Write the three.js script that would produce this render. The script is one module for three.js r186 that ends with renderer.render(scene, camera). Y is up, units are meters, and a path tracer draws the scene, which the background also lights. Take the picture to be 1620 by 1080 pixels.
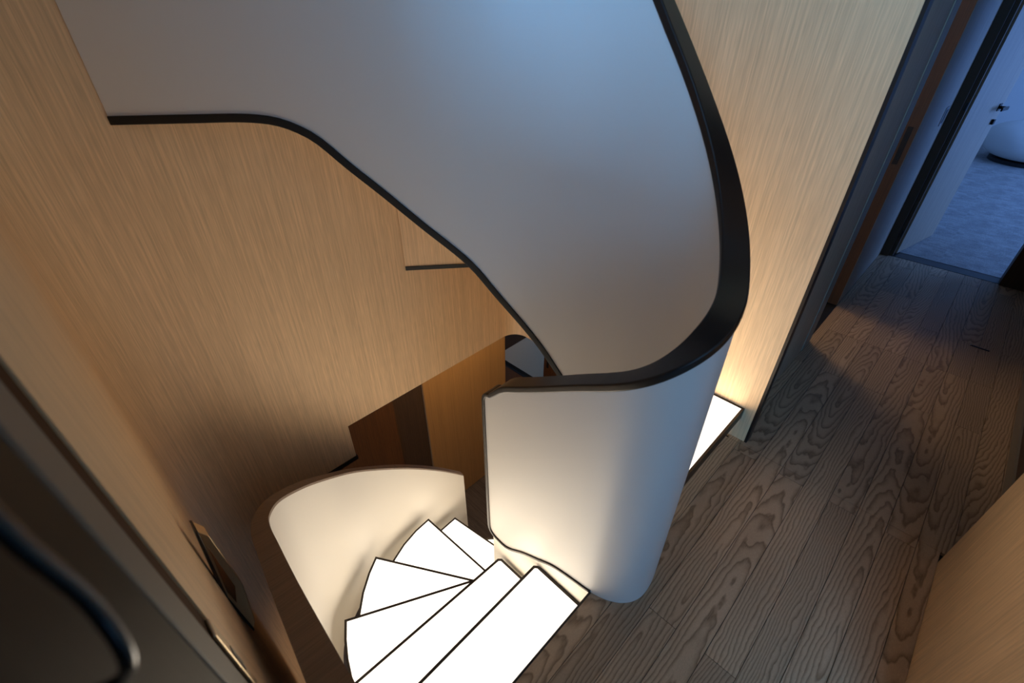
import * as THREE from 'three';
import { RoundedBoxGeometry } from 'three/addons/geometries/RoundedBoxGeometry.js';
import { mergeGeometries } from 'three/addons/utils/BufferGeometryUtils.js';
import { RectAreaLightUniformsLib } from 'three/addons/lights/RectAreaLightUniformsLib.js';

// ------------------------------------------------------------------ camera, sky, large lights, exposure
const scene = new THREE.Scene();
const camera = new THREE.PerspectiveCamera(2 * Math.atan(540 / 753) * 180 / Math.PI, 1620 / 1080, 0.01, 100);
camera.position.set(0, 1.65, 0);
{
  const pitch = Math.atan2(540, 753), yaw = Math.atan2(915, 753 / Math.cos(pitch));
  camera.lookAt(Math.cos(yaw) * Math.cos(pitch), 1.65 - Math.sin(pitch), -Math.sin(yaw) * Math.cos(pitch));
}
camera.focus = 2.3; camera.userData.fStop = 3.2;
scene.add(camera);
const renderer = new THREE.WebGLRenderer();
renderer.toneMapping = THREE.LinearToneMapping;
renderer.toneMappingExposure = 1.12;
renderer.shadowMap.enabled = true;
scene.background = new THREE.Color(0.22, 0.42, 0.8);
RectAreaLightUniformsLib.init();
function areaLight(color, intensity, w, h, pos, target) {
  const l = new THREE.RectAreaLight(color, intensity, w, h);
  l.position.set(...pos); l.lookAt(...target); scene.add(l); return l;
}
const DAY = new THREE.Color(0.17, 0.50, 1.0), DUSK = new THREE.Color(0.13, 0.33, 1.0);
const WARM = new THREE.Color(1.0, 0.83, 0.60);
// daylight through the lounge window behind the camera and through the bedroom window
areaLight(DAY, 1.2, 2.2, 2.0, [-1.55, 1.45, 2.68], [-1.55, 1.45, 0]);
areaLight(DAY, 20.5, 1.7, 1.7, [-3.24, 1.65, 1.75], [0, 1.65, 1.75]);
areaLight(DUSK, 5.6, 3.2, 1.9, [7.2, 1.35, 2.95], [7.2, 1.35, 0]);

// ------------------------------------------------------------------ helpers
const taken = {};
function numbered(n) { const k = taken[n] = (taken[n] ?? -1) + 1; return k ? n + '_' + String(k).padStart(3, '0') : n; }
function mesh(name, g, m, parent) {
  const o = new THREE.Mesh(g, m); o.name = parent ? name : numbered(name);
  o.castShadow = o.receiveShadow = true; (parent || scene).add(o); return o;
}
function group(name) { const o = new THREE.Group(); o.name = numbered(name); scene.add(o); return o; }
function tag(o, label, category, grp) { o.userData = { label, category }; if (grp) o.userData.group = grp; return o; }
function struct(o, label) { o.userData = { kind: 'structure' }; if (label) o.userData.label = label; return o; }
// box from min to max corner; uv in metres
function box(x0, x1, y0, y1, z0, z1) {
  const g = new THREE.BoxGeometry(x1 - x0, y1 - y0, z1 - z0); g.translate((x0 + x1) / 2, (y0 + y1) / 2, (z0 + z1) / 2);
  const p = g.attributes.position, n = g.attributes.normal, uv = g.attributes.uv;
  for (let i = 0; i < p.count; i++) {
    const x = p.getX(i), y = p.getY(i), z = p.getZ(i);
    if (Math.abs(n.getX(i)) > 0.5) uv.setXY(i, z, y); else if (Math.abs(n.getY(i)) > 0.5) uv.setXY(i, x, z); else uv.setXY(i, x, y);
  }
  return g;
}
function rbox(x0, x1, y0, y1, z0, z1, r = 0.004) {
  const g = new RoundedBoxGeometry(x1 - x0, y1 - y0, z1 - z0, 3, r); g.translate((x0 + x1) / 2, (y0 + y1) / 2, (z0 + z1) / 2); return g;
}
// vertical sheet of thickness: rows {o:[x,z], i:[x,z], t, b} -> closed solid, smooth along its length
function ribbon(rows) {
  const pos = [], nor = [], uv = [], idx = [];
  const n = rows.length; let s = [0];
  for (let k = 1; k < n; k++) s[k] = s[k - 1] + Math.hypot(rows[k].o[0] - rows[k - 1].o[0], rows[k].o[1] - rows[k - 1].o[1]);
  const strip = (A, B, C, side) => {           // C: the opposite strip's edge, so that the face looks away from it
    const base = pos.length / 3; let vote = 0; const Ns = [];
    for (let k = 0; k < n; k++) {
      const a = A(rows[k]), b = B(rows[k]), c = C(rows[k]), a0 = A(rows[Math.max(0, k - 1)]), a1 = A(rows[Math.min(n - 1, k + 1)]);
      const t = new THREE.Vector3(a1[0] - a0[0], a1[1] - a0[1], a1[2] - a0[2]), w = new THREE.Vector3(b[0] - a[0], b[1] - a[1], b[2] - a[2]);
      const N = t.cross(w).normalize(); Ns.push(N); vote += N.x * (a[0] - c[0]) + N.y * (a[1] - c[1]) + N.z * (a[2] - c[2]);
      pos.push(...a, ...b);
      if (side) uv.push(s[k], a[1], s[k], b[1]); else uv.push(s[k], 0, s[k], 0.05);
    }
    for (const N of Ns) { if (vote < 0) N.negate(); nor.push(N.x, N.y, N.z, N.x, N.y, N.z); }
    for (let k = 1; k < n; k++) { const q = base + 2 * k; if (vote > 0) idx.push(q - 2, q, q - 1, q - 1, q, q + 1); else idx.push(q - 2, q - 1, q, q - 1, q + 1, q); }
  };
  const OT = r => [r.o[0], r.t, r.o[1]], OB = r => [r.o[0], r.b, r.o[1]], IT = r => [r.i[0], r.t, r.i[1]], IB = r => [r.i[0], r.b, r.i[1]];
  strip(OB, OT, IB, true); strip(IB, IT, OB, true); strip(OT, IT, OB, false); strip(OB, IB, OT, false);
  for (const k of [0, n - 1]) {
    const r = rows[k], base = pos.length / 3, N = new THREE.Vector3(-(r.i[1] - r.o[1]), 0, r.i[0] - r.o[0]).normalize();
    const q = rows[k ? n - 2 : 1]; if (N.x * (r.o[0] - q.o[0]) + N.z * (r.o[1] - q.o[1]) < 0) N.negate();
    for (const P of [OB(r), OT(r), IT(r), IB(r)]) { pos.push(...P); nor.push(N.x, 0, N.z); uv.push(P[0] + P[2], P[1]); }
    const e1 = new THREE.Vector3(0, 1, 0), e2 = new THREE.Vector3(r.i[0] - r.o[0], 0, r.i[1] - r.o[1]);
    if (e1.cross(e2).dot(N) > 0) idx.push(base, base + 1, base + 2, base, base + 2, base + 3); else idx.push(base, base + 2, base + 1, base, base + 3, base + 2);
  }
  const g = new THREE.BufferGeometry();
  g.setAttribute('position', new THREE.Float32BufferAttribute(pos, 3)); g.setAttribute('normal', new THREE.Float32BufferAttribute(nor, 3));
  g.setAttribute('uv', new THREE.Float32BufferAttribute(uv, 2)); g.setIndex(idx); return g;
}
// rectangular section swept along 3D points; across = horizontal unit vectors, w across, h the other way
function sweep(P, across, w, hs, r = 0) {
  const pos = [], uv = [], idx = [], n = P.length, h = Array.isArray(hs) ? hs[0] : hs;
  const sec = []; const c = Math.min(r, h * 0.45, w * 0.45);
  if (c > 0) { for (const [sx, sy, a0] of [[1, 1, 0], [-1, 1, 90], [-1, -1, 180], [1, -1, 270]]) for (let q = 0; q <= 3; q++) { const a = (a0 + q * 30) * Math.PI / 180; sec.push([sx * (w / 2 - c) + c * Math.cos(a), sy * (h / 2 - c) + c * Math.sin(a)]); } }
  else sec.push([w / 2, h / 2], [-w / 2, h / 2], [-w / 2, -h / 2], [w / 2, -h / 2]);
  const m = sec.length;
  for (let k = 0; k < n; k++) {
    const t = P[Math.min(n - 1, k + 1)].clone().sub(P[Math.max(0, k - 1)]).normalize();
    const a = across[k].clone(); a.sub(t.clone().multiplyScalar(a.dot(t))).normalize();
    const u = a.clone().cross(t).normalize();
    const hk = Array.isArray(hs) ? hs[k] / h : 1;
    for (const [x, y] of sec) { const q = P[k].clone().addScaledVector(a, x).addScaledVector(u, y * hk); pos.push(q.x, q.y, q.z); uv.push(x, k * 0.02); }
    if (k) for (let j = 0; j < m; j++) { const A = (k - 1) * m + j, B = (k - 1) * m + (j + 1) % m; idx.push(A, B, A + m, B, B + m, A + m); }
  }
  for (const k of [0, n - 1]) for (let j = 1; j < m - 1; j++) k ? idx.push(k * m, k * m + j, k * m + j + 1) : idx.push(0, j + 1, j);
  const g = new THREE.BufferGeometry();
  g.setAttribute('position', new THREE.Float32BufferAttribute(pos, 3)); g.setAttribute('uv', new THREE.Float32BufferAttribute(uv, 2));
  g.setIndex(idx); g.computeVertexNormals(); return g;
}
function lerpTable(tab, s) {              // monotone-ish smooth table lookup
  if (s <= tab[0][0]) return tab[0][1];
  for (let k = 1; k < tab.length; k++) if (s <= tab[k][0]) {
    const [s0, y0] = tab[k - 1], [s1, y1] = tab[k], h = s1 - s0, u = (s - s0) / h;
    const sl = (a, b) => (b[1] - a[1]) / (b[0] - a[0] || 1e-6), d = sl(tab[k - 1], tab[k]);
    const m0 = k > 1 ? (sl(tab[k - 2], tab[k - 1]) + d) / 2 : d, m1 = k < tab.length - 1 ? (d + sl(tab[k], tab[k + 1])) / 2 : d;
    return (2 * u ** 3 - 3 * u * u + 1) * y0 + (u ** 3 - 2 * u * u + u) * h * m0 + (-2 * u ** 3 + 3 * u * u) * y1 + (u ** 3 - u * u) * h * m1;
  }
  return tab[tab.length - 1][1];
}

// ------------------------------------------------------------------ textures
function hash(x, y, s) { let h = (x * 374761393 + y * 668265263 + s * 1442695041) | 0; h = Math.imul(h ^ (h >>> 13), 1274126177); return ((h ^ (h >>> 16)) >>> 0) / 4294967296; }
function vnoise(x, y, s, px = 0, py = 0) {
  const xi = Math.floor(x), yi = Math.floor(y), fx = x - xi, fy = y - yi, u = fx * fx * (3 - 2 * fx), v = fy * fy * (3 - 2 * fy);
  const w = (a, p) => p ? ((a % p) + p) % p : a;
  const a = hash(w(xi, px), w(yi, py), s), b = hash(w(xi + 1, px), w(yi, py), s), c = hash(w(xi, px), w(yi + 1, py), s), d = hash(w(xi + 1, px), w(yi + 1, py), s);
  return a + (b - a) * u + (c - a) * v + (a - b - c + d) * u * v;
}
function makeTex(w, h, fn, srgb = true) {
  const d = new Uint8Array(w * h * 4);
  for (let j = 0; j < h; j++) for (let i = 0; i < w; i++) { const c = fn(i, j), k = 4 * (j * w + i); d[k] = c[0]; d[k + 1] = c[1]; d[k + 2] = c[2]; d[k + 3] = 255; }
  const t = new THREE.DataTexture(d, w, h); t.magFilter = THREE.LinearFilter; t.minFilter = THREE.LinearMipmapLinearFilter; t.generateMipmaps = true;
  t.wrapS = t.wrapT = THREE.RepeatWrapping; if (srgb) t.colorSpace = THREE.SRGBColorSpace; t.needsUpdate = true; return t;
}
const mix = (a, b, t) => a + (b - a) * t, cl = x => Math.max(0, Math.min(255, x));
// straight-grained veneer, 1 m tile, grain vertical
function veneerTex(r, g, b, k) {
  return makeTex(1024, 1024, (i, j) => {
    const u = i / 1024, v = j / 1024;
    const a = vnoise(u * 330, v * 4, 11, 330, 4), c = vnoise(u * 120, v * 2, 12, 120, 2), e = vnoise(u * 14, v * 1, 13, 14, 1), f = vnoise(u * 500, v * 24, 14, 500, 24);
    const t = 1 + k * ((a - 0.5) * 1.0 + (c - 0.5) * 0.32 + (e - 0.5) * 0.25 + (f - 0.5) * 0.8);
    return [cl(r * t), cl(g * t * mix(1, t, 0.08)), cl(b * t * mix(1, t, 0.16))];
  });
}
// flat-sawn oak planks, four boards of 1.77 x 0.098 m on each sheet
function plankTex(seed) {
  const W = 2048, H = 512;
  const par = [0, 1, 2, 3].map(q => {
    const R = k => hash(seed, q, k);
    return { c: (R(1) - 0.5) * 0.07, h0: 0.012 + R(2) * 0.05, sl: (R(3) < 0.5 ? -1 : 1) * (0.04 + 0.09 * R(4)), rw: 0.0085 + 0.006 * R(5), tone: 0.93 + 0.14 * R(6), quarter: R(7) < 0.22, s: Math.floor(R(8) * 9999), mid: 0.4 + R(9) * 0.9 };
  });
  return makeTex(W, H, (i, j) => {
    const q = Math.floor(j / 128), p = par[q], x = i / W * 1.77, y = ((j % 128) / 128 - 0.5) * 0.098;
    const n1 = vnoise(x * 5, y * 28 + 50, p.s) - 0.5, n2 = vnoise(x * 22, y * 60 + 90, p.s + 1) - 0.5, n3 = vnoise(x * 70, y * 130 + 40, p.s + 2) - 0.5;
    const cc = p.quarter ? 0.13 : p.c + 0.045 * (vnoise(x * 1.7, 3.3, p.s + 3) - 0.5);
    const hh = p.h0 + p.sl * (x - p.mid) + 0.05 * (vnoise(x * 1.5, 7.7, p.s + 4) - 0.5);
    const rr = Math.sqrt((y - cc) ** 2 + hh * hh) + 0.016 * n1 + 0.0055 * n2 + 0.0016 * n3;
    let f = rr / p.rw; f -= Math.floor(f);
    let dark = f < 0.62 ? Math.pow(f / 0.62, 2.2) * 0.74 : Math.max(0, 0.74 * (1 - (f - 0.62) / 0.13));
    const fib = vnoise(x * 60, y * 2600 + 700, p.s + 5), fib2 = vnoise(x * 240, y * 1600 + 300, p.s + 6);
    dark *= 0.62 + 0.55 * fib;
    const t = p.tone * (0.95 + 0.10 * fib2 + 0.10 * (vnoise(x * 3, y * 12 + 5, p.s + 7) - 0.5));
    return [cl(mix(186, 106, dark) * t), cl(mix(157, 82, dark) * t), cl(mix(126, 58, dark) * t)];
  });
}
const carpetTex = makeTex(512, 512, (i, j) => { const a = vnoise(i / 2, j / 2, 31, 256, 256), b = vnoise(i / 9, j / 30, 32), c = vnoise(i / 60, j / 60, 33); const t = 0.72 + 0.34 * a + 0.12 * (b - 0.5) + 0.12 * (c - 0.5); return [cl(176 * t), cl(172 * t), cl(168 * t)]; });
const boucleTex = makeTex(256, 256, (i, j) => { const a = vnoise(i / 3, j / 3, 41), b = vnoise(i / 1.4, j / 1.4, 42); const t = 200 + 40 * a + 15 * b; return [cl(t), cl(t), cl(t)]; }, false);

// ------------------------------------------------------------------ materials
const std = (o) => new THREE.MeshStandardMaterial(o);
const M = {
  veneer: std({ map: veneerTex(236, 198, 152, 0.085), roughness: 0.55 }),
  veneerDark: std({ map: veneerTex(168, 148, 126, 0.12), roughness: 0.55 }),
  veneerBrown: std({ map: veneerTex(98, 59, 27, 0.2), roughness: 0.5 }),
  grooveBrown: new THREE.MeshPhysicalMaterial({ color: 0x4a2f1a, roughness: 0.9, specularIntensity: 0.2 }),
  veneerGold: std({ map: veneerTex(176, 128, 74, 0.1), roughness: 0.55 }),
  frameBrown: std({ map: veneerTex(74, 52, 34, 0.2), roughness: 0.55 }),
  white: std({ color: 0xe6e2dc, roughness: 0.42 }),
  cream: std({ color: 0xe9e2d6, roughness: 0.5 }),
  wallWhite: std({ color: 0xd9d6d0, roughness: 0.8 }),
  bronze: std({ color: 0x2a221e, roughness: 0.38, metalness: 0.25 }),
  capBrown: std({ map: veneerTex(124, 100, 80, 0.12), roughness: 0.45 }),
  blackTrim: std({ color: 0x070707, roughness: 0.6 }),
  black: std({ color: 0x0c0b0b, roughness: 0.5 }),
  blackDoor: new THREE.MeshPhysicalMaterial({ map: veneerTex(20, 17, 16, 0.3), roughness: 0.55, specularIntensity: 0.2 }),
  blackMetal: std({ color: 0x17171a, roughness: 0.22, metalness: 0.8 }),
  gunMetal: std({ color: 0x5a5e66, roughness: 0.25, metalness: 0.95 }),
  brass: std({ color: 0xcdb592, roughness: 0.3, metalness: 0.9 }),
  steel: std({ color: 0x9a9aa0, roughness: 0.3, metalness: 0.9 }),
  post: std({ color: 0x6e655b, roughness: 0.6 }),
  jambStrip: std({ color: 0x8d8478, roughness: 0.5 }),
  carpet: std({ map: carpetTex, roughness: 1 }),
  boucle: std({ color: 0xdedbd4, roughness: 1, bumpMap: boucleTex, bumpScale: 0.004 }),
  duvet: std({ color: 0xcfc8bd, roughness: 0.9 }),
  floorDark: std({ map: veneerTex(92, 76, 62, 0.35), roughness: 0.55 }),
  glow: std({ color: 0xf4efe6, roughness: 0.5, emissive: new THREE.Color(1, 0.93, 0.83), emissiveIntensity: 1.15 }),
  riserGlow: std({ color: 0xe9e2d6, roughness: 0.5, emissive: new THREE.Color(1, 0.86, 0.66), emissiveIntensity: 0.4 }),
  lampGlow: std({ color: 0xffffff, emissive: new THREE.Color(1, 0.82, 0.6), emissiveIntensity: 2 }),
  glass: new THREE.MeshPhysicalMaterial({ color: 0xffffff, transmission: 1, thickness: 0, roughness: 0.02 }),
};
const plankMats = [1, 2, 3].map(s => std({ map: plankTex(s * 17 + 3), roughness: 0.55 }));

// ------------------------------------------------------------------ oak floor, plank by plank
{
  const floor = struct(group('floor'), 'grey brown oak plank floor of the landing and hall');
  mesh('floor_slab', mergeGeometries([box(-0.08, 4.60, -0.30, -0.016, -0.386, 0.60), box(1.8, 4.60, -0.30, -0.016, 0.44, 0.62)]), M.black, floor);
  const w = 0.0983, z0 = -0.219; let count = 0;
  const piece = (xa, xb, za, zb, row, xs) => {
    if (xb - xa < 0.01 || zb - za < 0.008) return;
    const gp = 0.0009, g = box(xa + gp, xb - gp, -0.0155, 0, za + gp, zb - gp), p = g.attributes.position, uv = g.attributes.uv;
    const pick = Math.floor(hash(row + 40, Math.round(xs * 10) + 70, 5) * 12), flip = hash(row, Math.round(xs * 10), 6) < 0.5, zr = z0 + row * w;
    for (let i = 0; i < p.count; i++) { let u = (p.getX(i) - xs) / 1.77, v = Math.min(0.99, Math.max(0.01, (p.getZ(i) - zr) / w)); if (flip) { u = 1 - u; v = 1 - v; } uv.setXY(i, u, ((pick % 4) + v) / 4); }
    mesh('plank', g, plankMats[Math.floor(pick / 4)], floor); count++;
  };
  for (let row = -2; row <= 8; row++) {
    const even = ((row % 2) + 2) % 2 === 0;
    let xs = even ? [-0.893, 0.875, 2.642, 4.41, 6.2] : [-0.02, 1.752, 3.53, 5.3];
    const cuts = [...xs];
    if (row >= -1 && row <= 6) cuts.push(3.10);
    if (row < 2) cuts.push(3.894);
    cuts.push(1.8); cuts.sort((a, b) => a - b);
    for (let k = 0; k < cuts.length - 1; k++) {
      let xa = Math.max(-0.08, cuts[k]), xb = Math.min(4.585, cuts[k + 1]); if (xb <= xa) continue;
      const start = cuts[k] === 1.8 ? xs.filter(v => v < 1.8).pop() : cuts[k];
      let za = Math.max(z0 + row * w, xb <= 1.801 ? -0.387 : -0.368), zb = Math.min(z0 + (row + 1) * w, xb <= 1.801 ? 0.44 : 0.578);
      piece(xa, xb, za, zb, row, start);
    }
  }
  mesh('nosing', box(-0.06, 0.80, -0.045, 0.0012, -0.393, -0.387), M.bronze, floor);
}

// ------------------------------------------------------------------ stairwell walls in pale veneer
function wallRows(path, thick, top, bot) {   // path of [x, z]; solid lies on the side away from the well
  return path.map((p, k) => {
    const a = path[Math.max(0, k - 1)], b = path[Math.min(path.length - 1, k + 1)], l = Math.hypot(b[0] - a[0], b[1] - a[1]) || 1;
    const nx = (b[1] - a[1]) / l, nz = -(b[0] - a[0]) / l;
    return { o: p, i: [p[0] + nx * thick, p[1] + nz * thick], t: top, b: typeof bot === 'function' ? bot(p) : bot };
  });
}
const arc = (cx, cz, r, a0, a1, n) => Array.from({ length: n + 1 }, (_, k) => { const a = (a0 + (a1 - a0) * k / n) * Math.PI / 180; return [cx + r * Math.cos(a), cz + r * Math.sin(a)]; });
{
  // left wall: X = -0.08 from its end at z = -0.56 to the rounded corner
  const cornerR = 0.22;
  const left = [[-0.08, -0.56], [-0.08, -1.0], ...arc(-0.08 + cornerR, -1.78 + cornerR, cornerR, 180, 270, 14)];
  struct(mesh('wall_left', ribbon(wallRows(left, 0.05, 4.0, -2.7)), M.veneer), 'pale veneer wall beside the descending stair');
  const far = struct(group('wall_far'), 'pale veneer wall across the stairwell behind the stairs');
  mesh('veneer_panel', ribbon(wallRows([[0.14, -1.78], [0.4, -1.78], [0.628, -1.78]], 0.05, 4.0, -0.31)), M.veneer, far);
  const cr = 0.10;
  mesh('veneer_panel', ribbon(wallRows([[0.628, -1.78], [1.2, -1.78], ...arc(1.825 - cr, -1.78 + cr, cr, 270, 360, 10)], 0.05, 4.0, -0.092)), M.veneer, far);
  mesh('edge_trim', box(0.14, 0.634, -0.335, -0.31, -1.835, -1.774), M.bronze, far);
  // right wall, X = 1.825, ends in a dark edge strip
  const right = struct(group('wall_right'), 'pale veneer wall beside the ascending stair');
  mesh('veneer_panel', box(1.825, 1.872, -0.092, 4.0, -1.68, -0.303), M.veneer, right);
  mesh('edge_strip', box(1.8235, 1.8735, 0.0, 2.6, -0.303, -0.292), M.bronze, right);
  // black shadow line and wood soffit panel under the winding upper steps
  const d = [0.777, 0.63], P0 = [1.085, -1.7745], L = 0.60;
  const P1 = [P0[0] + d[0] * L, P0[1] + d[1] * L];
  const sof = tag(group('stair_soffit'), 'pale veneer panel with black lower edge under the rising stair', 'panel');
  mesh('panel', ribbon([0, 0.5, 1].map(t => { const p = [P0[0] + d[0] * L * t, P0[1] + d[1] * L * t]; return { o: p, i: [p[0] + 0.005, p[1] - 0.0058], t: 1.2, b: 0.634 }; })), M.veneer, sof);
  mesh('shadow_strip', ribbon([0, 0.5, 1].map(t => { const p = [P0[0] - 0.003 + d[0] * L * t, P0[1] + 0.004 + d[1] * L * t]; return { o: p, i: [p[0] + 0.008, p[1] - 0.0098], t: 0.634, b: 0.616 }; })), M.blackTrim, sof);
}

// ------------------------------------------------------------------ curved white balustrade: near leg, bend and far leg
const V = (x, y, z) => new THREE.Vector3(x, y, z);
{
  const th = 0.055;
  const ctrl = [[0.77, 0.47], [0.772, 0.40], [0.798, 0.315], [0.863, 0.255], [0.962, 0.2585], [1.08, 0.298], [1.18, 0.357], [1.243, 0.44], [1.270, 0.53], [1.275, 0.61], [1.275, 0.65], [1.275, 0.68]];
  const curve = new THREE.CatmullRomCurve3(ctrl.map(([x, b]) => V(x, 0, -b)), false, 'centripetal');
  const plan = [];                                   // outer face, [x, z]
  for (let b = 0.893; b > 0.475; b -= (b > 0.84 ? 0.0035 : 0.02)) plan.push([0.77, -b]);
  let sp = curve.getSpacedPoints(110).map(p => [p.x, p.z]);
  for (let it = 0; it < 45; it++) sp = sp.map((p, k) => k === 0 || k === 110 ? p : [0, 1].map(c => 0.5 * p[c] + 0.25 * (sp[k - 1][c] + sp[k + 1][c])));
  for (const p of sp) plan.push(p);
  for (let k = 0; k <= 24; k++) { const a = k / 24 * 51 * Math.PI / 180; plan.push([0.62 + 0.655 * Math.cos(a), -(0.692 + 0.655 * Math.sin(a))]); }
  const q = plan[plan.length - 1], nx = 0.63 * th, nb = 0.777 * th, e = [0.23 + nx, -(1.775 + nb)];
  for (let k = 1; k <= 40; k++) plan.push([q[0] + (e[0] - q[0]) * k / 40, q[1] + (e[1] - q[1]) * k / 40]);
  const s = [0]; for (let k = 1; k < plan.length; k++) s[k] = s[k - 1] + Math.hypot(plan[k][0] - plan[k - 1][0], plan[k][1] - plan[k - 1][1]);
  const nrm = plan.map((p, k) => { const a = plan[Math.max(0, k - 1)], b = plan[Math.min(plan.length - 1, k + 1)], l = Math.hypot(b[0] - a[0], b[1] - a[1]); return [(b[1] - a[1]) / l, -(b[0] - a[0]) / l]; });   // points to the inside
  const sOf = (x, b) => { let best = 9, at = 0; plan.forEach((p, k) => { const d = Math.hypot(p[0] - x, p[1] + b); if (d < best) { best = d; at = s[k]; } }); return at; };
  const table = (L) => L.map(([x, b, y]) => [sOf(x, b), y]).sort((a, b) => a[0] - b[0]);
  // top edge of the rail
  const T = table([[.77, .861, .617], [.77, .788, .684], [.77, .661, .769], [.77, .553, .839], [.77, .461, .898], [.777, .369, .952], [.801, .313, .999], [.827, .278, 1.04], [.865, .256, 1.084], [.905, .248, 1.10], [.97, .256, 1.105], [1.075, .292, 1.115], [1.17, .338, 1.15], [1.196, .36, 1.193], [1.236, .405, 1.25], [1.26, .46, 1.3175], [1.274, .529, 1.40], [1.275, .604, 1.50], [1.275, .66, 1.585], [1.27, .715, 1.65]]);
  const sl = T[T.length - 1][0]; T.push([sl + 0.3, 2.02], [sl + 0.6, 2.36], [sl + 0.8, 2.48], [sl + 1.2, 2.50], [sl + 2, 2.50]);
  // lower edge
  const far = [[1.187, .889, .441], [1.16, .954, .538], [1.128, 1.012, .624], [1.054, 1.107, .767], [.972, 1.179, .896], [.865, 1.266, 1.042], [.768, 1.344, 1.166], [.693, 1.405, 1.261], [.646, 1.443, 1.316], [.61, 1.472, 1.347], [.574, 1.502, 1.368], [.523, 1.543, 1.379], [.392, 1.649, 1.381]];
  const B = [...[[.77, .846, -.19], [.77, .797, -.198], [.77, .69, -.122], [.77, .625, -.074], [.77, .565, -.033], [.77, .506, -.014], [.77, .449, -.004], [.77, .40, 0.0]].map(([x, b, y]) => [sOf(x, b), y]), [sOf(1.268, 0.5), 0.0], [sOf(1.275, 0.56), 0.02], [sOf(1.275, 0.69), 0.17], ...far.map(([x, b, y]) => [sOf(x + 0.03, b + 0.03), y])].sort((a, b) => a[0] - b[0]);
  const roundEnd = (d, r) => d >= r ? 0 : r - Math.sqrt(Math.max(0, r * r - (r - d) ** 2));
  const raw = s.map(v => lerpTable(T, v));
  const soft = s.map((v, k) => { let w = 0, y = 0; for (let j = 0; j < s.length; j++) { const d = (s[j] - v) / 0.065; if (Math.abs(d) < 3) { const m = (s[Math.min(j + 1, s.length - 1)] - s[Math.max(0, j - 1)]); const g = Math.exp(-d * d / 2) * m; w += g; y += g * raw[j]; } } return y / w; });
  const top = (k) => (s[k] < 0.06 ? raw[k] : s[k] < 0.16 ? mix(raw[k], soft[k], (s[k] - 0.06) / 0.1) : soft[k]) - (s[k] < 0.035 ? roundEnd(s[k], 0.035) : 0);
  const rawB = s.map(v => lerpTable(B, v));
  const softB = s.map((v, k) => { let w = 0, y = 0; for (let j = 0; j < s.length; j++) { const d = (s[j] - v) / 0.022; if (Math.abs(d) < 3) { const g = Math.exp(-d * d / 2) * (s[Math.min(j + 1, s.length - 1)] - s[Math.max(0, j - 1)]); w += g; y += g * rawB[j]; } } return y / w; });
  const bot = (k) => softB[k] + (s[k] < 0.05 ? roundEnd(s[k], 0.045) : 0);
  const rows = plan.map((p, k) => ({ o: p, i: [p[0] + nrm[k][0] * th, p[1] + nrm[k][1] * th], t: top(k) - 0.010, b: bot(k) + (s[k] < sOf(0.77, 0.4) ? 0.006 : 0) }));
  const bal = tag(group('stair_balustrade'), 'white curved balustrade ribbon sweeping from the lower stair round and up', 'balustrade');
  mesh('white_panel', ribbon(rows), M.white, bal);
  // handrail: along the top, round the end and back along the lower edge to the floor
  const P = [], A = [], H = [], endX = 0.77 + th / 2;
  for (let k = plan.length - 1; k >= 0; k--) { P.push(V(plan[k][0] + nrm[k][0] * th / 2, top(k) - 0.010, plan[k][1] + nrm[k][1] * th / 2)); A.push(V(nrm[k][0], 0, nrm[k][1])); H.push(s[k] < 0.1 ? mix(0.013, 0.022, s[k] / 0.1) : 0.022); }
  const yA = top(0) - 0.012, yB = bot(0) + 0.006;
  for (let k = 1; k < 12; k++) { P.push(V(endX, mix(yA, yB, k / 12), -0.894)); A.push(V(1, 0, 0)); H.push(0.013); }
  for (let k = 0; plan[k][1] < -0.392; k++) { P.push(V(plan[k][0] + th / 2, bot(k) + 0.006, plan[k][1])); A.push(V(1, 0, 0)); H.push(0.013); }
  mesh('handrail', sweep(P, A, th + 0.012, H, 0.005), M.bronze, bal);
  const F = [], FA = [];
  for (let k = 0; k < plan.length; k++) if (s[k] > sOf(1.268, 0.5)) { F.push(V(plan[k][0] + nrm[k][0] * th / 2, bot(k) + 0.001, plan[k][1] + nrm[k][1] * th / 2)); FA.push(V(nrm[k][0], 0, nrm[k][1])); }
  mesh('lower_trim', sweep(F, FA, th + 0.010, 0.023, 0.003), M.blackTrim, bal);
}

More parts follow.
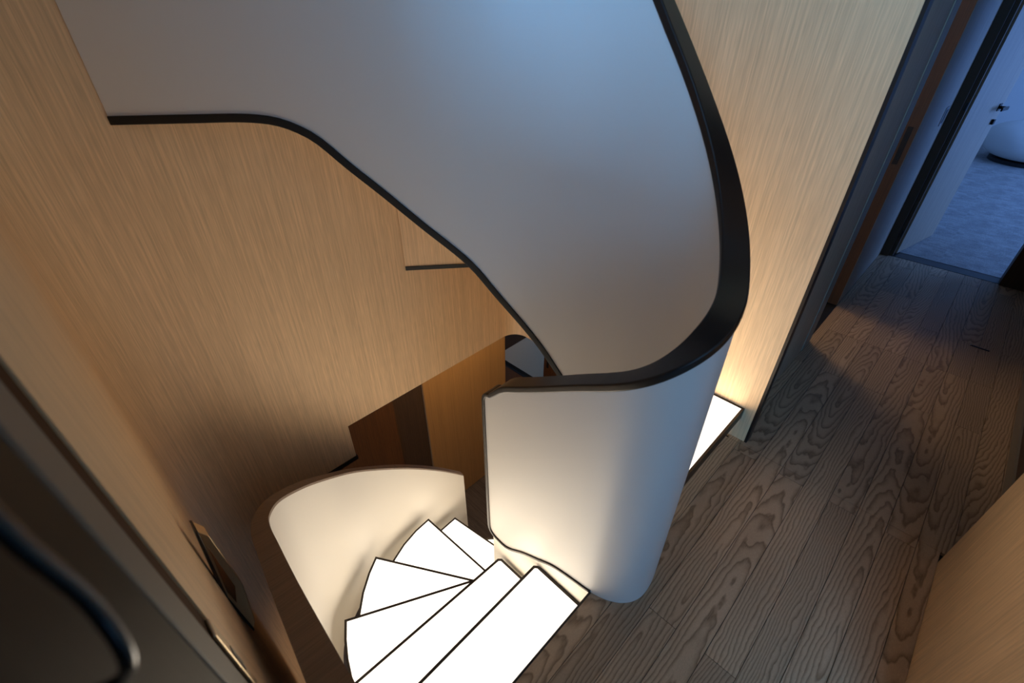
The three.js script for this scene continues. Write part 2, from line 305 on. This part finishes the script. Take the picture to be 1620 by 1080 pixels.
// ------------------------------------------------------------------ outer curved balustrade of the winders
{
  const K = [[.030, .25, .73], [.035, .331, .68], [.043, .463, .60], [.052, .628, .52], [.064, .842, .43], [.079, 1.038, .36], [.09, 1.161, .31], [.107, 1.236, .268], [.16, 1.327, .205], [.266, 1.408, .11], [.382, 1.47, .005], [.512, 1.536, -.125], [.649, 1.576, -.26], [.826, 1.592, -.42], [1.024, 1.592, -.614], [1.175, 1.592, -.785]];
  const c = new THREE.CatmullRomCurve3(K.map(([x, b, y]) => V(x, y, -b)), false, 'centripetal');
  const pts = c.getSpacedPoints(140).filter(p => p.z < -0.397), n = pts.length;
  const rows = [], P = [], A = [];
  pts.forEach((p, k) => {
    const a = pts[Math.max(0, k - 1)], b = pts[Math.min(n - 1, k + 1)], l = Math.hypot(b.x - a.x, b.z - a.z), nx = (b.z - a.z) / l, nz = -(b.x - a.x) / l, u = k / (n - 1);
    const w = 0.072 - 0.040 * Math.min(1, u * 1.5);
    rows.push({ o: [p.x, p.z], i: [p.x + nx * w * 0.4, p.z + nz * w * 0.4], t: p.y - 0.006, b: Math.min(-0.95, p.y - 1.0) });
    P.push({ o: [p.x + nx * w * 0.4, p.z + nz * w * 0.4], i: [p.x + nx * w, p.z + nz * w], t: p.y - 0.002, b: Math.min(-0.95, p.y - 1.0) });
    A.push({ o: [p.x - nx * 0.001, p.z - nz * 0.001], i: [p.x + nx * (w + 0.001), p.z + nz * (w + 0.001)], t: p.y, b: p.y - 0.012 });
  });
  const o = tag(group('curved_guard_wall'), 'low curved cream guard wall with brown cap wrapping the winder steps', 'guard wall');
  mesh('inner_panel', ribbon(rows), M.cream, o);
  mesh('outer_panel', ribbon(P), M.capBrown, o);
  mesh('cap', ribbon(A), M.capBrown, o);
}

// ------------------------------------------------------------------ glowing steps
function inset(poly, d) {
  const n = poly.length, out = []; let area = 0;
  for (let k = 0; k < n; k++) { const a = poly[k], b = poly[(k + 1) % n]; area += a[0] * b[1] - b[0] * a[1]; }
  const sg = area > 0 ? 1 : -1;
  for (let k = 0; k < n; k++) {
    const a = poly[(k + n - 1) % n], b = poly[k], c = poly[(k + 1) % n];
    const e1 = [b[0] - a[0], b[1] - a[1]], e2 = [c[0] - b[0], c[1] - b[1]], l1 = Math.hypot(...e1), l2 = Math.hypot(...e2);
    const n1 = [-e1[1] / l1 * sg, e1[0] / l1 * sg], n2 = [-e2[1] / l2 * sg, e2[0] / l2 * sg], m = [n1[0] + n2[0], n1[1] + n2[1]], q = 1 + n1[0] * n2[0] + n1[1] * n2[1];
    out.push([b[0] + m[0] * d / q, b[1] + m[1] * d / q]);
  }
  return out;
}
const shape = (poly) => new THREE.Shape(poly.map(([x, b]) => new THREE.Vector2(x, b)));
function slab(sh, y0, y1) { const g = new THREE.ExtrudeGeometry(sh, { depth: y1 - y0, bevelEnabled: false, curveSegments: 4 }); g.rotateX(-Math.PI / 2); g.translate(0, y0, 0); return g; }
function tread(parent, poly, y, light, bodyDrop = 0.17, dark = false) {   // dark: the rising steps have a deep dark fascia
  const ring = shape(poly); ring.holes.push(new THREE.Path(inset(poly, 0.0105).map(([x, b]) => new THREE.Vector2(x, b))));
  const t = mesh('tread', slab(shape(inset(poly, 0.0105)), y - 0.028, y - 0.001), M.glow, parent);
  mesh('edge_frame', slab(ring, y - (dark ? 0.055 : 0.032), y), M.bronze, t);
  mesh('riser_box', slab(shape(inset(poly, dark ? 0.03 : 0.014)), y - 0.032 - bodyDrop, y - 0.0325), dark ? M.bronze : M.riserGlow, t);
  if (light) { const [x, b, w, d, ang] = light; const l = new THREE.RectAreaLight(WARM, dark ? 4.2 : 2.9, w, d); l.position.set(x, y + 0.004, -b); l.lookAt(x, y + 1, -b); l.rotateZ((ang || 0) * Math.PI / 180); scene.add(l); }
  return t;
}
{
  const st = tag(group('descending_staircase'), 'glowing white steps with dark edges winding down beside the landing', 'staircase');
  const r = 0.175;
  tread(st, [[0.052, 0.396], [0.797, 0.396], [0.797, 0.640], [0.785, 0.655], [0.062, 0.655]], -r, [0.43, 0.525, 0.70, 0.22, 0]);
  tread(st, [[0.062, 0.60], [0.788, 0.60], [0.785, 0.838], [0.772, 0.851], [0.076, 0.882]], -2 * r, [0.43, 0.76, 0.66, 0.18, 0]);
  tread(st, [[0.070, 0.80], [0.76, 0.80], [0.70, 0.928], [0.182, 1.197], [0.140, 1.125], [0.108, 1.055], [0.085, 0.985], [0.074, 0.90]], -3 * r, [0.30, 0.98, 0.38, 0.17, 0]);
  tread(st, [[0.15, 1.12], [0.70, 0.90], [0.757, 0.99], [0.469, 1.46], [0.395, 1.41], [0.32, 1.345], [0.257, 1.272], [0.20, 1.195]], -4 * r, [0.42, 1.22, 0.30, 0.20, 0]);
  tread(st, [[0.44, 1.42], [0.74, 0.97], [0.89, 0.97], [0.858, 1.551], [0.755, 1.543], [0.655, 1.52], [0.563, 1.483]], -5 * r, [0.72, 1.30, 0.22, 0.36, 0]);
  tread(st, [[0.845, 1.535], [0.86, 0.95], [1.135, 0.95], [1.043, 1.545], [0.935, 1.541]], -6 * r, [0.97, 1.26, 0.15, 0.46, 0]);
  tread(st, [[1.05, 1.30], [1.05, 0.85], [1.36, 0.85], [1.36, 1.20], [1.157, 1.376]], -7 * r, [1.22, 1.05, 0.24, 0.3, 0]);
  // side stringer under the balustrade
  mesh('stringer', box(0.800, 0.824, -1.35, -0.02, -0.905, -0.396), M.cream, st);

  const up = tag(group('ascending_staircase'), 'glowing white first step with dark edge rising behind the white balustrade', 'staircase');
  const u = 0.178;
  tread(up, [[1.285, 0.349], [1.822, 0.349], [1.822, 0.66], [1.285, 0.66]], u, [1.56, 0.50, 0.48, 0.26, 0], 0.144, true);
  tread(up, [[1.285, 0.62], [1.822, 0.62], [1.822, 0.95], [1.28, 0.86]], 2 * u, [1.56, 0.76, 0.46, 0.2, 0], 0.144, true);
  tread(up, [[1.28, 0.82], [1.822, 0.90], [1.822, 1.30], [1.24, 0.97]], 3 * u, [1.62, 1.02, 0.3, 0.2, 0], 0.144, true);
  tread(up, [[1.25, 0.94], [1.822, 1.25], [1.822, 1.42], [1.23, 1.05]], 4 * u, [1.66, 1.24, 0.2, 0.12, 0], 0.144, true);
}

// ------------------------------------------------------------------ hall on the right: panels, doorway, bedroom door frame
{
  const hl = struct(group('wall_hall'), 'veneered hall wall with doorways beyond the stair');
  mesh('recess_panel', box(1.872, 2.31, 0, 2.5, -0.47, -0.42), M.black, hl);
  mesh('veneer_panel', box(2.31, 2.74, 0, 2.5, -0.42, -0.362), M.veneerDark, hl);
  mesh('door_casing', rbox(2.742, 2.88, 0, 2.5, -0.42, -0.357, 0.003), M.jambStrip, hl);
  mesh('veneer_panel', box(3.452, 4.56, 0, 2.5, -0.42, -0.369), M.veneerDark, hl);
  mesh('head_panel', box(2.88, 3.452, 2.08, 2.5, -0.42, -0.369), M.veneerDark, hl);
  const d1 = struct(group('door_1'), 'brown door jamb with dark lock keep in the hall doorway');
  mesh('jamb', mergeGeometries([box(3.446, 3.458, 0, 2.08, -0.435, -0.371), box(3.44, 3.458, 0, 2.08, -0.50, -0.437)]), M.veneerBrown, d1);
  const keep = mesh('strike_plate', rbox(3.4425, 3.447, 0.905, 1.10, -0.418, -0.392, 0.002), M.bronze, d1);
  mesh('latch_hole', box(3.4405, 3.4435, 1.03, 1.075, -0.411, -0.399), M.black, keep);
  mesh('latch_hole', box(3.4405, 3.4435, 0.93, 0.98, -0.411, -0.399), M.black, keep);
  mesh('threshold', box(2.88, 3.45, -0.02, 0.001, -0.52, -0.368), M.black, d1);
  const pull = tag(group('flush_pull'), 'small steel flush pull on the blue-lit hall panel', 'handle');
  mesh('plate', rbox(4.30, 4.39, 0.985, 1.095, -0.3695, -0.363, 0.003), M.steel, pull);
  mesh('grip', rbox(4.315, 4.375, 1.0, 1.08, -0.3635, -0.3605, 0.001), M.bronze, pull);

  // bedroom door frame
  const d2 = struct(group('door_2'), 'dark wooden frame of the bedroom doorway');
  mesh('jamb', rbox(4.56, 4.71, 0, 2.12, -0.372, -0.315, 0.003), M.frameBrown, d2);
  mesh('door_stop', rbox(4.585, 4.70, 0, 2.10, -0.316, -0.287, 0.003), M.frameBrown, d2);
  mesh('jamb', rbox(4.56, 4.71, 0, 2.12, 0.364, 0.58, 0.003), M.frameBrown, d2);
  mesh('head', rbox(4.56, 4.71, 2.10, 2.24, -0.372, 0.58, 0.003), M.frameBrown, d2);
  mesh('threshold', box(4.586, 4.71, -0.02, 0.002, -0.315, 0.364), M.bronze, d2);
  mesh('hinge', rbox(4.579, 4.586, 1.05, 1.10, -0.304, -0.290, 0.002), M.black, d2);
  mesh('hinge', rbox(4.579, 4.586, 0.16, 0.21, -0.304, -0.290, 0.002), M.black, d2);
  struct(mesh('wall_bedroom_front', mergeGeometries([box(4.58, 4.70, 2.24, 2.6, -2.2, 3.0), box(4.58, 4.70, 0, 2.6, -2.2, -0.372), box(4.58, 4.70, 0, 2.6, 0.58, 3.0)]), M.wallWhite));
  // door leaf, open into the bedroom
  const leaf = group('bedroom_door'); leaf.position.set(4.64, 0, -0.272); leaf.rotation.y = -Math.atan2(0.125, 0.603);
  tag(leaf, 'pale bedroom door standing open, lit blue, with dark lever handle', 'door');
  mesh('leaf', rbox(0, 0.66, 0.008, 2.09, -0.045, 0, 0.003), M.veneerDark, leaf);
  const hd = mesh('lever_handle', mergeGeometries([rbox(0.575, 0.595, 1.005, 1.025, -0.002, 0.05, 0.004), rbox(0.47, 0.597, 1.003, 1.027, 0.042, 0.054, 0.004)]), M.blackMetal, leaf);
  mesh('rose', rbox(0.56, 0.61, 0.99, 1.04, -0.001, 0.006, 0.002), M.blackMetal, leaf);
  mesh('thumb_turn', rbox(0.568, 0.602, 0.90, 0.935, -0.001, 0.018, 0.003), M.blackMetal, leaf);

  // hall right side
  struct(mesh('wall_hall_right', box(1.78, 4.60, 0, 2.6, 0.58, 0.66), M.frameBrown), 'dark veneer wall on the right side of the hall');
  struct(mesh('baseboard_right', box(1.80, 4.56, 0.0, 0.07, 0.572, 0.58), M.jambStrip));
  // near wall on the right with rounded end
  const nw = [[0.86, 0.44], [1.2, 0.44], [1.74, 0.44], ...arc(1.74, 0.50, 0.06, 270, 360, 10).slice(1), [1.80, 0.58]];
  struct(mesh('wall_near_right', ribbon(nw.map((p, k) => { const i = k < 3 ? [p[0], 0.52] : [1.72, 0.52]; return { o: p, i: [Math.min(i[0], 1.74), 0.58], t: 2.6, b: -0.015 }; })), M.veneer), 'pale veneer wall end close on the right');
  // door stop in the floor
  const fs = tag(group('floor_slot'), 'short black slot with bright pin let into the hall floor', 'floor slot');
  mesh('slot', rbox(3.500, 3.512, -0.003, 0.003, 0.327, 0.416, 0.001), M.black, fs);
  mesh('pin', new THREE.SphereGeometry(0.005, 10, 8).translate(3.506, 0.003, 0.329), M.steel, fs);
}

// ------------------------------------------------------------------ bedroom
{
  struct(mesh('floor_bedroom', box(4.70, 10.0, -0.06, 0.004, -2.2, 3.0), M.carpet), 'grey looped bedroom carpet');
  { const m = scene.getObjectByName('floor_bedroom'), uv = m.geometry.attributes.uv; for (let i = 0; i < uv.count; i++) uv.setXY(i, uv.getX(i) * 1.6, uv.getY(i) * 1.6); }
  struct(mesh('wall_bedroom_back', box(10.0, 10.1, 0, 2.6, -2.2, 3.0), M.wallWhite));
  struct(mesh('wall_bedroom_left', box(4.7, 10.1, 0, 2.6, -2.3, -2.2), M.wallWhite));
  struct(mesh('wall_bedroom_window', mergeGeometries([box(4.7, 5.5, 0, 2.6, 3.0, 3.12), box(8.9, 10.1, 0, 2.6, 3.0, 3.12), box(5.5, 8.9, 0, 0.35, 3.0, 3.12), box(5.5, 8.9, 2.35, 2.6, 3.0, 3.12)]), M.wallWhite));
  const w = struct(group('window_1')); mesh('window_frame', mergeGeometries([box(5.5, 5.56, 0.35, 2.35, 3.02, 3.09), box(8.84, 8.9, 0.35, 2.35, 3.02, 3.09), box(7.17, 7.23, 0.35, 2.35, 3.02, 3.09), box(5.56, 8.84, 0.35, 0.41, 3.02, 3.09), box(5.56, 8.84, 2.29, 2.35, 3.02, 3.09)]), M.frameBrown, w);
  mesh('pane', box(5.56, 7.17, 0.41, 2.29, 3.05, 3.056), M.glass, w); mesh('pane', box(7.23, 8.84, 0.41, 2.29, 3.05, 3.056), M.glass, w);
  struct(mesh('baseboard_bedroom', box(9.985, 10.0, 0.004, 0.09, -2.2, 3.0), M.veneerBrown));
  const p = tag(group('round_pouf'), 'round cream textured pouf on the bedroom carpet', 'pouf'); p.position.set(8.85, 0, 0.24);
  const prof = []; for (let k = 0; k <= 40; k++) { const a = -Math.PI / 2 + Math.PI * k / 40; prof.push(new THREE.Vector2(Math.max(0.0001, 0.50 * Math.pow(Math.max(0, Math.cos(a)), 0.62)), 0.245 + 0.205 * Math.sign(Math.sin(a)) * Math.pow(Math.abs(Math.sin(a)), 0.85))); }
  mesh('cushion', new THREE.LatheGeometry(prof, 64), M.boucle, p);
  mesh('base', new THREE.CylinderGeometry(0.36, 0.36, 0.042, 48).translate(0, 0.025, 0), M.black, p);
}

// ------------------------------------------------------------------ near left: door post and dark door leaf standing open
{
  const po = struct(group('door_3'), 'door post at the end of the veneer wall close on the left');
  mesh('groove', box(-0.13, -0.083, 0, 2.3, -0.559, -0.50), M.grooveBrown, po);
  mesh('post', rbox(-0.13, -0.08, 0, 2.3, -0.50, -0.405, 0.006), M.post, po);
  const k = mesh('strike_plate', rbox(-0.083, -0.0765, 0.70, 0.92, -0.547, -0.512, 0.003), M.brass, po);
  mesh('latch_hole', box(-0.078, -0.0755, 0.78, 0.84, -0.538, -0.522), M.black, k);
  const d = tag(group('dark_cabinet_door'), 'black-brown cabinet door with curved pull handle at the near left edge', 'cabinet door');
  mesh('leaf', rbox(-0.125, -0.082, 0.008, 1.57, -0.40, 0.52, 0.004), M.blackDoor, d);
  const c = new THREE.CatmullRomCurve3([V(-0.083, 1.54, -0.185), V(-0.062, 1.535, -0.187), V(-0.056, 1.525, -0.19), V(-0.055, 1.49, -0.192), V(-0.055, 1.44, -0.197), V(-0.058, 1.405, -0.192), V(-0.070, 1.375, -0.205), V(-0.083, 1.365, -0.215)]);
  mesh('pull_handle', new THREE.TubeGeometry(c, 60, 0.0036, 14), M.gunMetal, d);
  const nf = tag(group('wall_recess_plate'), 'dark framed metal plate on the veneer wall beside the guard wall', 'plate');
  const A = [-0.060, 0.672], Bq = [-0.084, 0.400], Cq = [-0.074, 0.208];
  const ex = (pts, z0, z1) => { const g = new THREE.ExtrudeGeometry(new THREE.Shape(pts.map(p => new THREE.Vector2(...p))), { depth: z1 - z0, bevelEnabled: true, bevelSize: 0.0012, bevelThickness: 0.0012, bevelSegments: 2 }); g.translate(0, 0, z0); return g; };
  mesh('inset_panel', ex([A, Bq, Cq, [-0.060, 0.235], [-0.040, 0.40], [-0.044, 0.63]], -0.99, -0.955), M.brass, nf);
  mesh('frame', ex([A, Bq, Cq, [-0.0715, 0.212], [-0.0795, 0.400], [-0.0565, 0.668]], -0.99, -0.949), M.bronze, nf);
  mesh('grip', ex([[-0.072, 0.42], [-0.070, 0.36], [-0.055, 0.42], [-0.0555, 0.60]], -0.99, -0.952), M.veneerBrown, nf);
}

// ------------------------------------------------------------------ lower storey seen through the well
{
  const Y = -2.7;
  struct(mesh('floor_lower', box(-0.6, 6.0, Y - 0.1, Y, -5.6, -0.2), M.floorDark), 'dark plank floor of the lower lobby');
  const lw = struct(group('wall_lower'), 'veneered wall of the lower lobby');
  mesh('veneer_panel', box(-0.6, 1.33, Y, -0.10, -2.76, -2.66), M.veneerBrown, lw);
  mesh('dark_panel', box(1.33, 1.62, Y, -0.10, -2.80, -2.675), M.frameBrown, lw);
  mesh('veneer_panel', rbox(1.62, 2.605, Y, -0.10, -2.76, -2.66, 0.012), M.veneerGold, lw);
  struct(mesh('ceiling_lower', box(-0.6, 6.0, -0.10, -0.02, -5.6, -1.84), M.wallWhite));
  struct(mesh('wall_lower_back', box(-0.6, 6.0, Y, -0.1, -5.7, -5.6), M.wallWhite));
  struct(mesh('wall_lower_right', mergeGeometries([box(6.0, 6.1, Y, -0.1, -5.6, -2.7), box(6.0, 6.1, Y, -0.1, -1.2, -0.2), box(6.0, 6.1, Y, -1.9, -2.7, -1.2), box(6.0, 6.1, -0.5, -0.1, -2.7, -1.2)]), M.wallWhite));
  const w4 = struct(group('window_4')); mesh('window_frame', mergeGeometries([box(6.03, 6.08, -1.9, -0.5, -2.7, -2.65), box(6.03, 6.08, -1.9, -0.5, -1.25, -1.2), box(6.03, 6.08, -1.9, -1.85, -2.65, -1.25), box(6.03, 6.08, -0.55, -0.5, -2.65, -1.25)]), M.frameBrown, w4);
  mesh('pane', box(6.05, 6.056, -1.85, -0.55, -2.65, -1.25), M.glass, w4);
  areaLight(DAY, 2.6, 1.3, 1.2, [5.97, -1.2, -1.95], [0, -1.2, -1.95]);
  struct(mesh('wall_lower_front', box(-0.6, 6.0, Y, -0.3, -0.36, -0.25), M.veneer));
  struct(mesh('ceiling_lower_well', box(1.88, 6.0, -0.10, -0.02, -1.84, -0.42), M.wallWhite));
  const d4 = struct(group('door_4'), 'brown door jamb with black lock keep in the lower lobby');
  mesh('jamb', box(3.40, 3.46, Y, -0.5, -2.83, -2.35), M.veneerBrown, d4);
  mesh('strike_plate', rbox(3.392, 3.401, -1.86, -1.62, -2.785, -2.755, 0.003), M.black, d4);
  const hp = tag(group('pale_panel'), 'pale panel beyond the lower doorway below the stair', 'panel');
  mesh('face', rbox(2.7, 3.9, Y + 0.02, -1.72, -3.30, -3.24, 0.01), M.duvet, hp);
  mesh('dark_rail', rbox(2.7, 3.9, -1.72, -1.45, -3.31, -3.23, 0.01), M.frameBrown, hp);
  const lp = tag(group('low_partition'), 'low brown partition with dark cap in front of the pale panel below', 'partition');
  mesh('panel', box(2.98, 3.02, Y, -1.745, -3.10, -2.665), M.veneerBrown, lp);
  mesh('cap', rbox(2.972, 3.028, -1.745, -1.715, -3.11, -2.662, 0.006), M.black, lp);
  const lamp = tag(group('lobby_downlight'), 'warm ceiling downlight of the lower lobby', 'lamp');
  mesh('ring', new THREE.TorusGeometry(0.06, 0.008, 8, 32).rotateX(Math.PI / 2).translate(1.95, -0.105, -1.95), M.bronze, lamp);
  mesh('lens', new THREE.CylinderGeometry(0.055, 0.055, 0.008, 32).translate(1.95, -0.108, -1.95), M.lampGlow, lamp);
  const pl = new THREE.SpotLight(new THREE.Color(1, 0.72, 0.40), 2.6, 0, 1.35, 0.5, 2); pl.position.set(1.95, -0.13, -1.95); pl.target.position.set(1.95, -2.7, -2.3); pl.castShadow = true; pl.shadow.radius = 2; scene.add(pl, pl.target);
}

// ------------------------------------------------------------------ side room behind the first hall doorway, with its lamp
{
  struct(mesh('wall_side_room', mergeGeometries([box(2.2, 2.28, 0, 2.5, -2.3, -0.47), box(4.5, 4.58, 0, 2.5, -2.3, -0.42), box(2.2, 4.58, 0, 2.5, -2.38, -2.3)]), M.wallWhite));
  struct(mesh('floor_side_room', box(2.2, 4.56, -0.02, 0, -2.3, -0.52), M.floorDark));
  const lamp = tag(group('side_room_lamp'), 'warm ceiling lamp in the room beyond the hall doorway', 'lamp');
  mesh('shade', new THREE.CylinderGeometry(0.14, 0.14, 0.06, 32).translate(3.55, 2.44, -1.25), M.lampGlow, lamp);
  const l = new THREE.PointLight(new THREE.Color(1, 0.72, 0.42), 1.8); l.position.set(3.55, 2.38, -1.25); l.castShadow = true; l.shadow.radius = 10; scene.add(l);
}

// ------------------------------------------------------------------ closing shell: ceilings, lounge behind the camera
{
  struct(mesh('ceiling_hall', box(1.872, 4.7, 2.5, 2.62, -2.4, 0.7), M.wallWhite));
  struct(mesh('ceiling_bedroom', box(4.7, 10.1, 2.6, 2.7, -2.3, 3.12), M.wallWhite));
  struct(mesh('ceiling_lounge', box(-3.3, 1.95, 2.6, 2.72, -0.40, 2.9), M.wallWhite));
  struct(mesh('ceiling', box(-0.2, 1.95, 4.0, 4.1, -1.9, -0.3), M.frameBrown));
  struct(mesh('wall_upper', box(-0.2, 1.95, 2.72, 4.0, -0.40, -0.32), M.frameBrown));
  struct(mesh('wall_upper_right', box(1.872, 1.95, 2.5, 4.0, -1.9, -0.40), M.frameBrown));
  struct(mesh('floor_lounge', box(-3.3, 0.9, -0.1, -0.0005, 0.442, 2.8), M.floorDark));
  struct(mesh('floor_lounge_left', box(-3.3, -0.082, -0.1, -0.0005, -0.40, 0.442), M.floorDark));
  struct(mesh('wall_lounge_right', box(0.84, 0.9, 0, 2.6, 0.6, 2.8), M.frameBrown));
  struct(mesh('wall_lounge_left', mergeGeometries([box(-3.4, -3.3, 0, 2.6, -0.45, 0.85), box(-3.4, -3.3, 0, 2.6, 2.65, 2.9), box(-3.4, -3.3, 0, 0.75, 0.85, 2.65), box(-3.4, -3.3, 2.55, 2.6, 0.85, 2.65)]), M.wallWhite));
  const w3 = struct(group('window_3')); mesh('window_frame', mergeGeometries([box(-3.38, -3.32, 0.75, 2.55, 0.85, 0.9), box(-3.38, -3.32, 0.75, 2.55, 2.6, 2.65), box(-3.38, -3.32, 0.75, 0.8, 0.9, 2.6), box(-3.38, -3.32, 2.5, 2.55, 0.9, 2.6)]), M.frameBrown, w3);
  mesh('pane', box(-3.353, -3.347, 0.8, 2.5, 0.9, 2.6), M.glass, w3);
  struct(mesh('wall_lounge_front', box(-3.3, -0.13, 0, 2.6, -0.46, -0.405), M.frameBrown));
  struct(mesh('wall_lounge_window', mergeGeometries([box(-3.3, -2.7, 0, 2.6, 2.72, 2.84), box(-0.4, 0.9, 0, 2.6, 2.72, 2.84), box(-2.7, -0.4, 0, 0.4, 2.72, 2.84), box(-2.7, -0.4, 2.5, 2.6, 2.72, 2.84)]), M.wallWhite));
  const w = struct(group('window_2')); mesh('window_frame', mergeGeometries([box(-2.7, -2.64, 0.4, 2.5, 2.74, 2.81), box(-0.46, -0.4, 0.4, 2.5, 2.74, 2.81), box(-2.64, -0.46, 0.4, 0.46, 2.74, 2.81), box(-2.64, -0.46, 2.44, 2.5, 2.74, 2.81)]), M.frameBrown, w);
  mesh('pane', box(-2.64, -0.46, 0.46, 2.44, 2.77, 2.776), M.glass, w);
}

renderer.render(scene, camera);
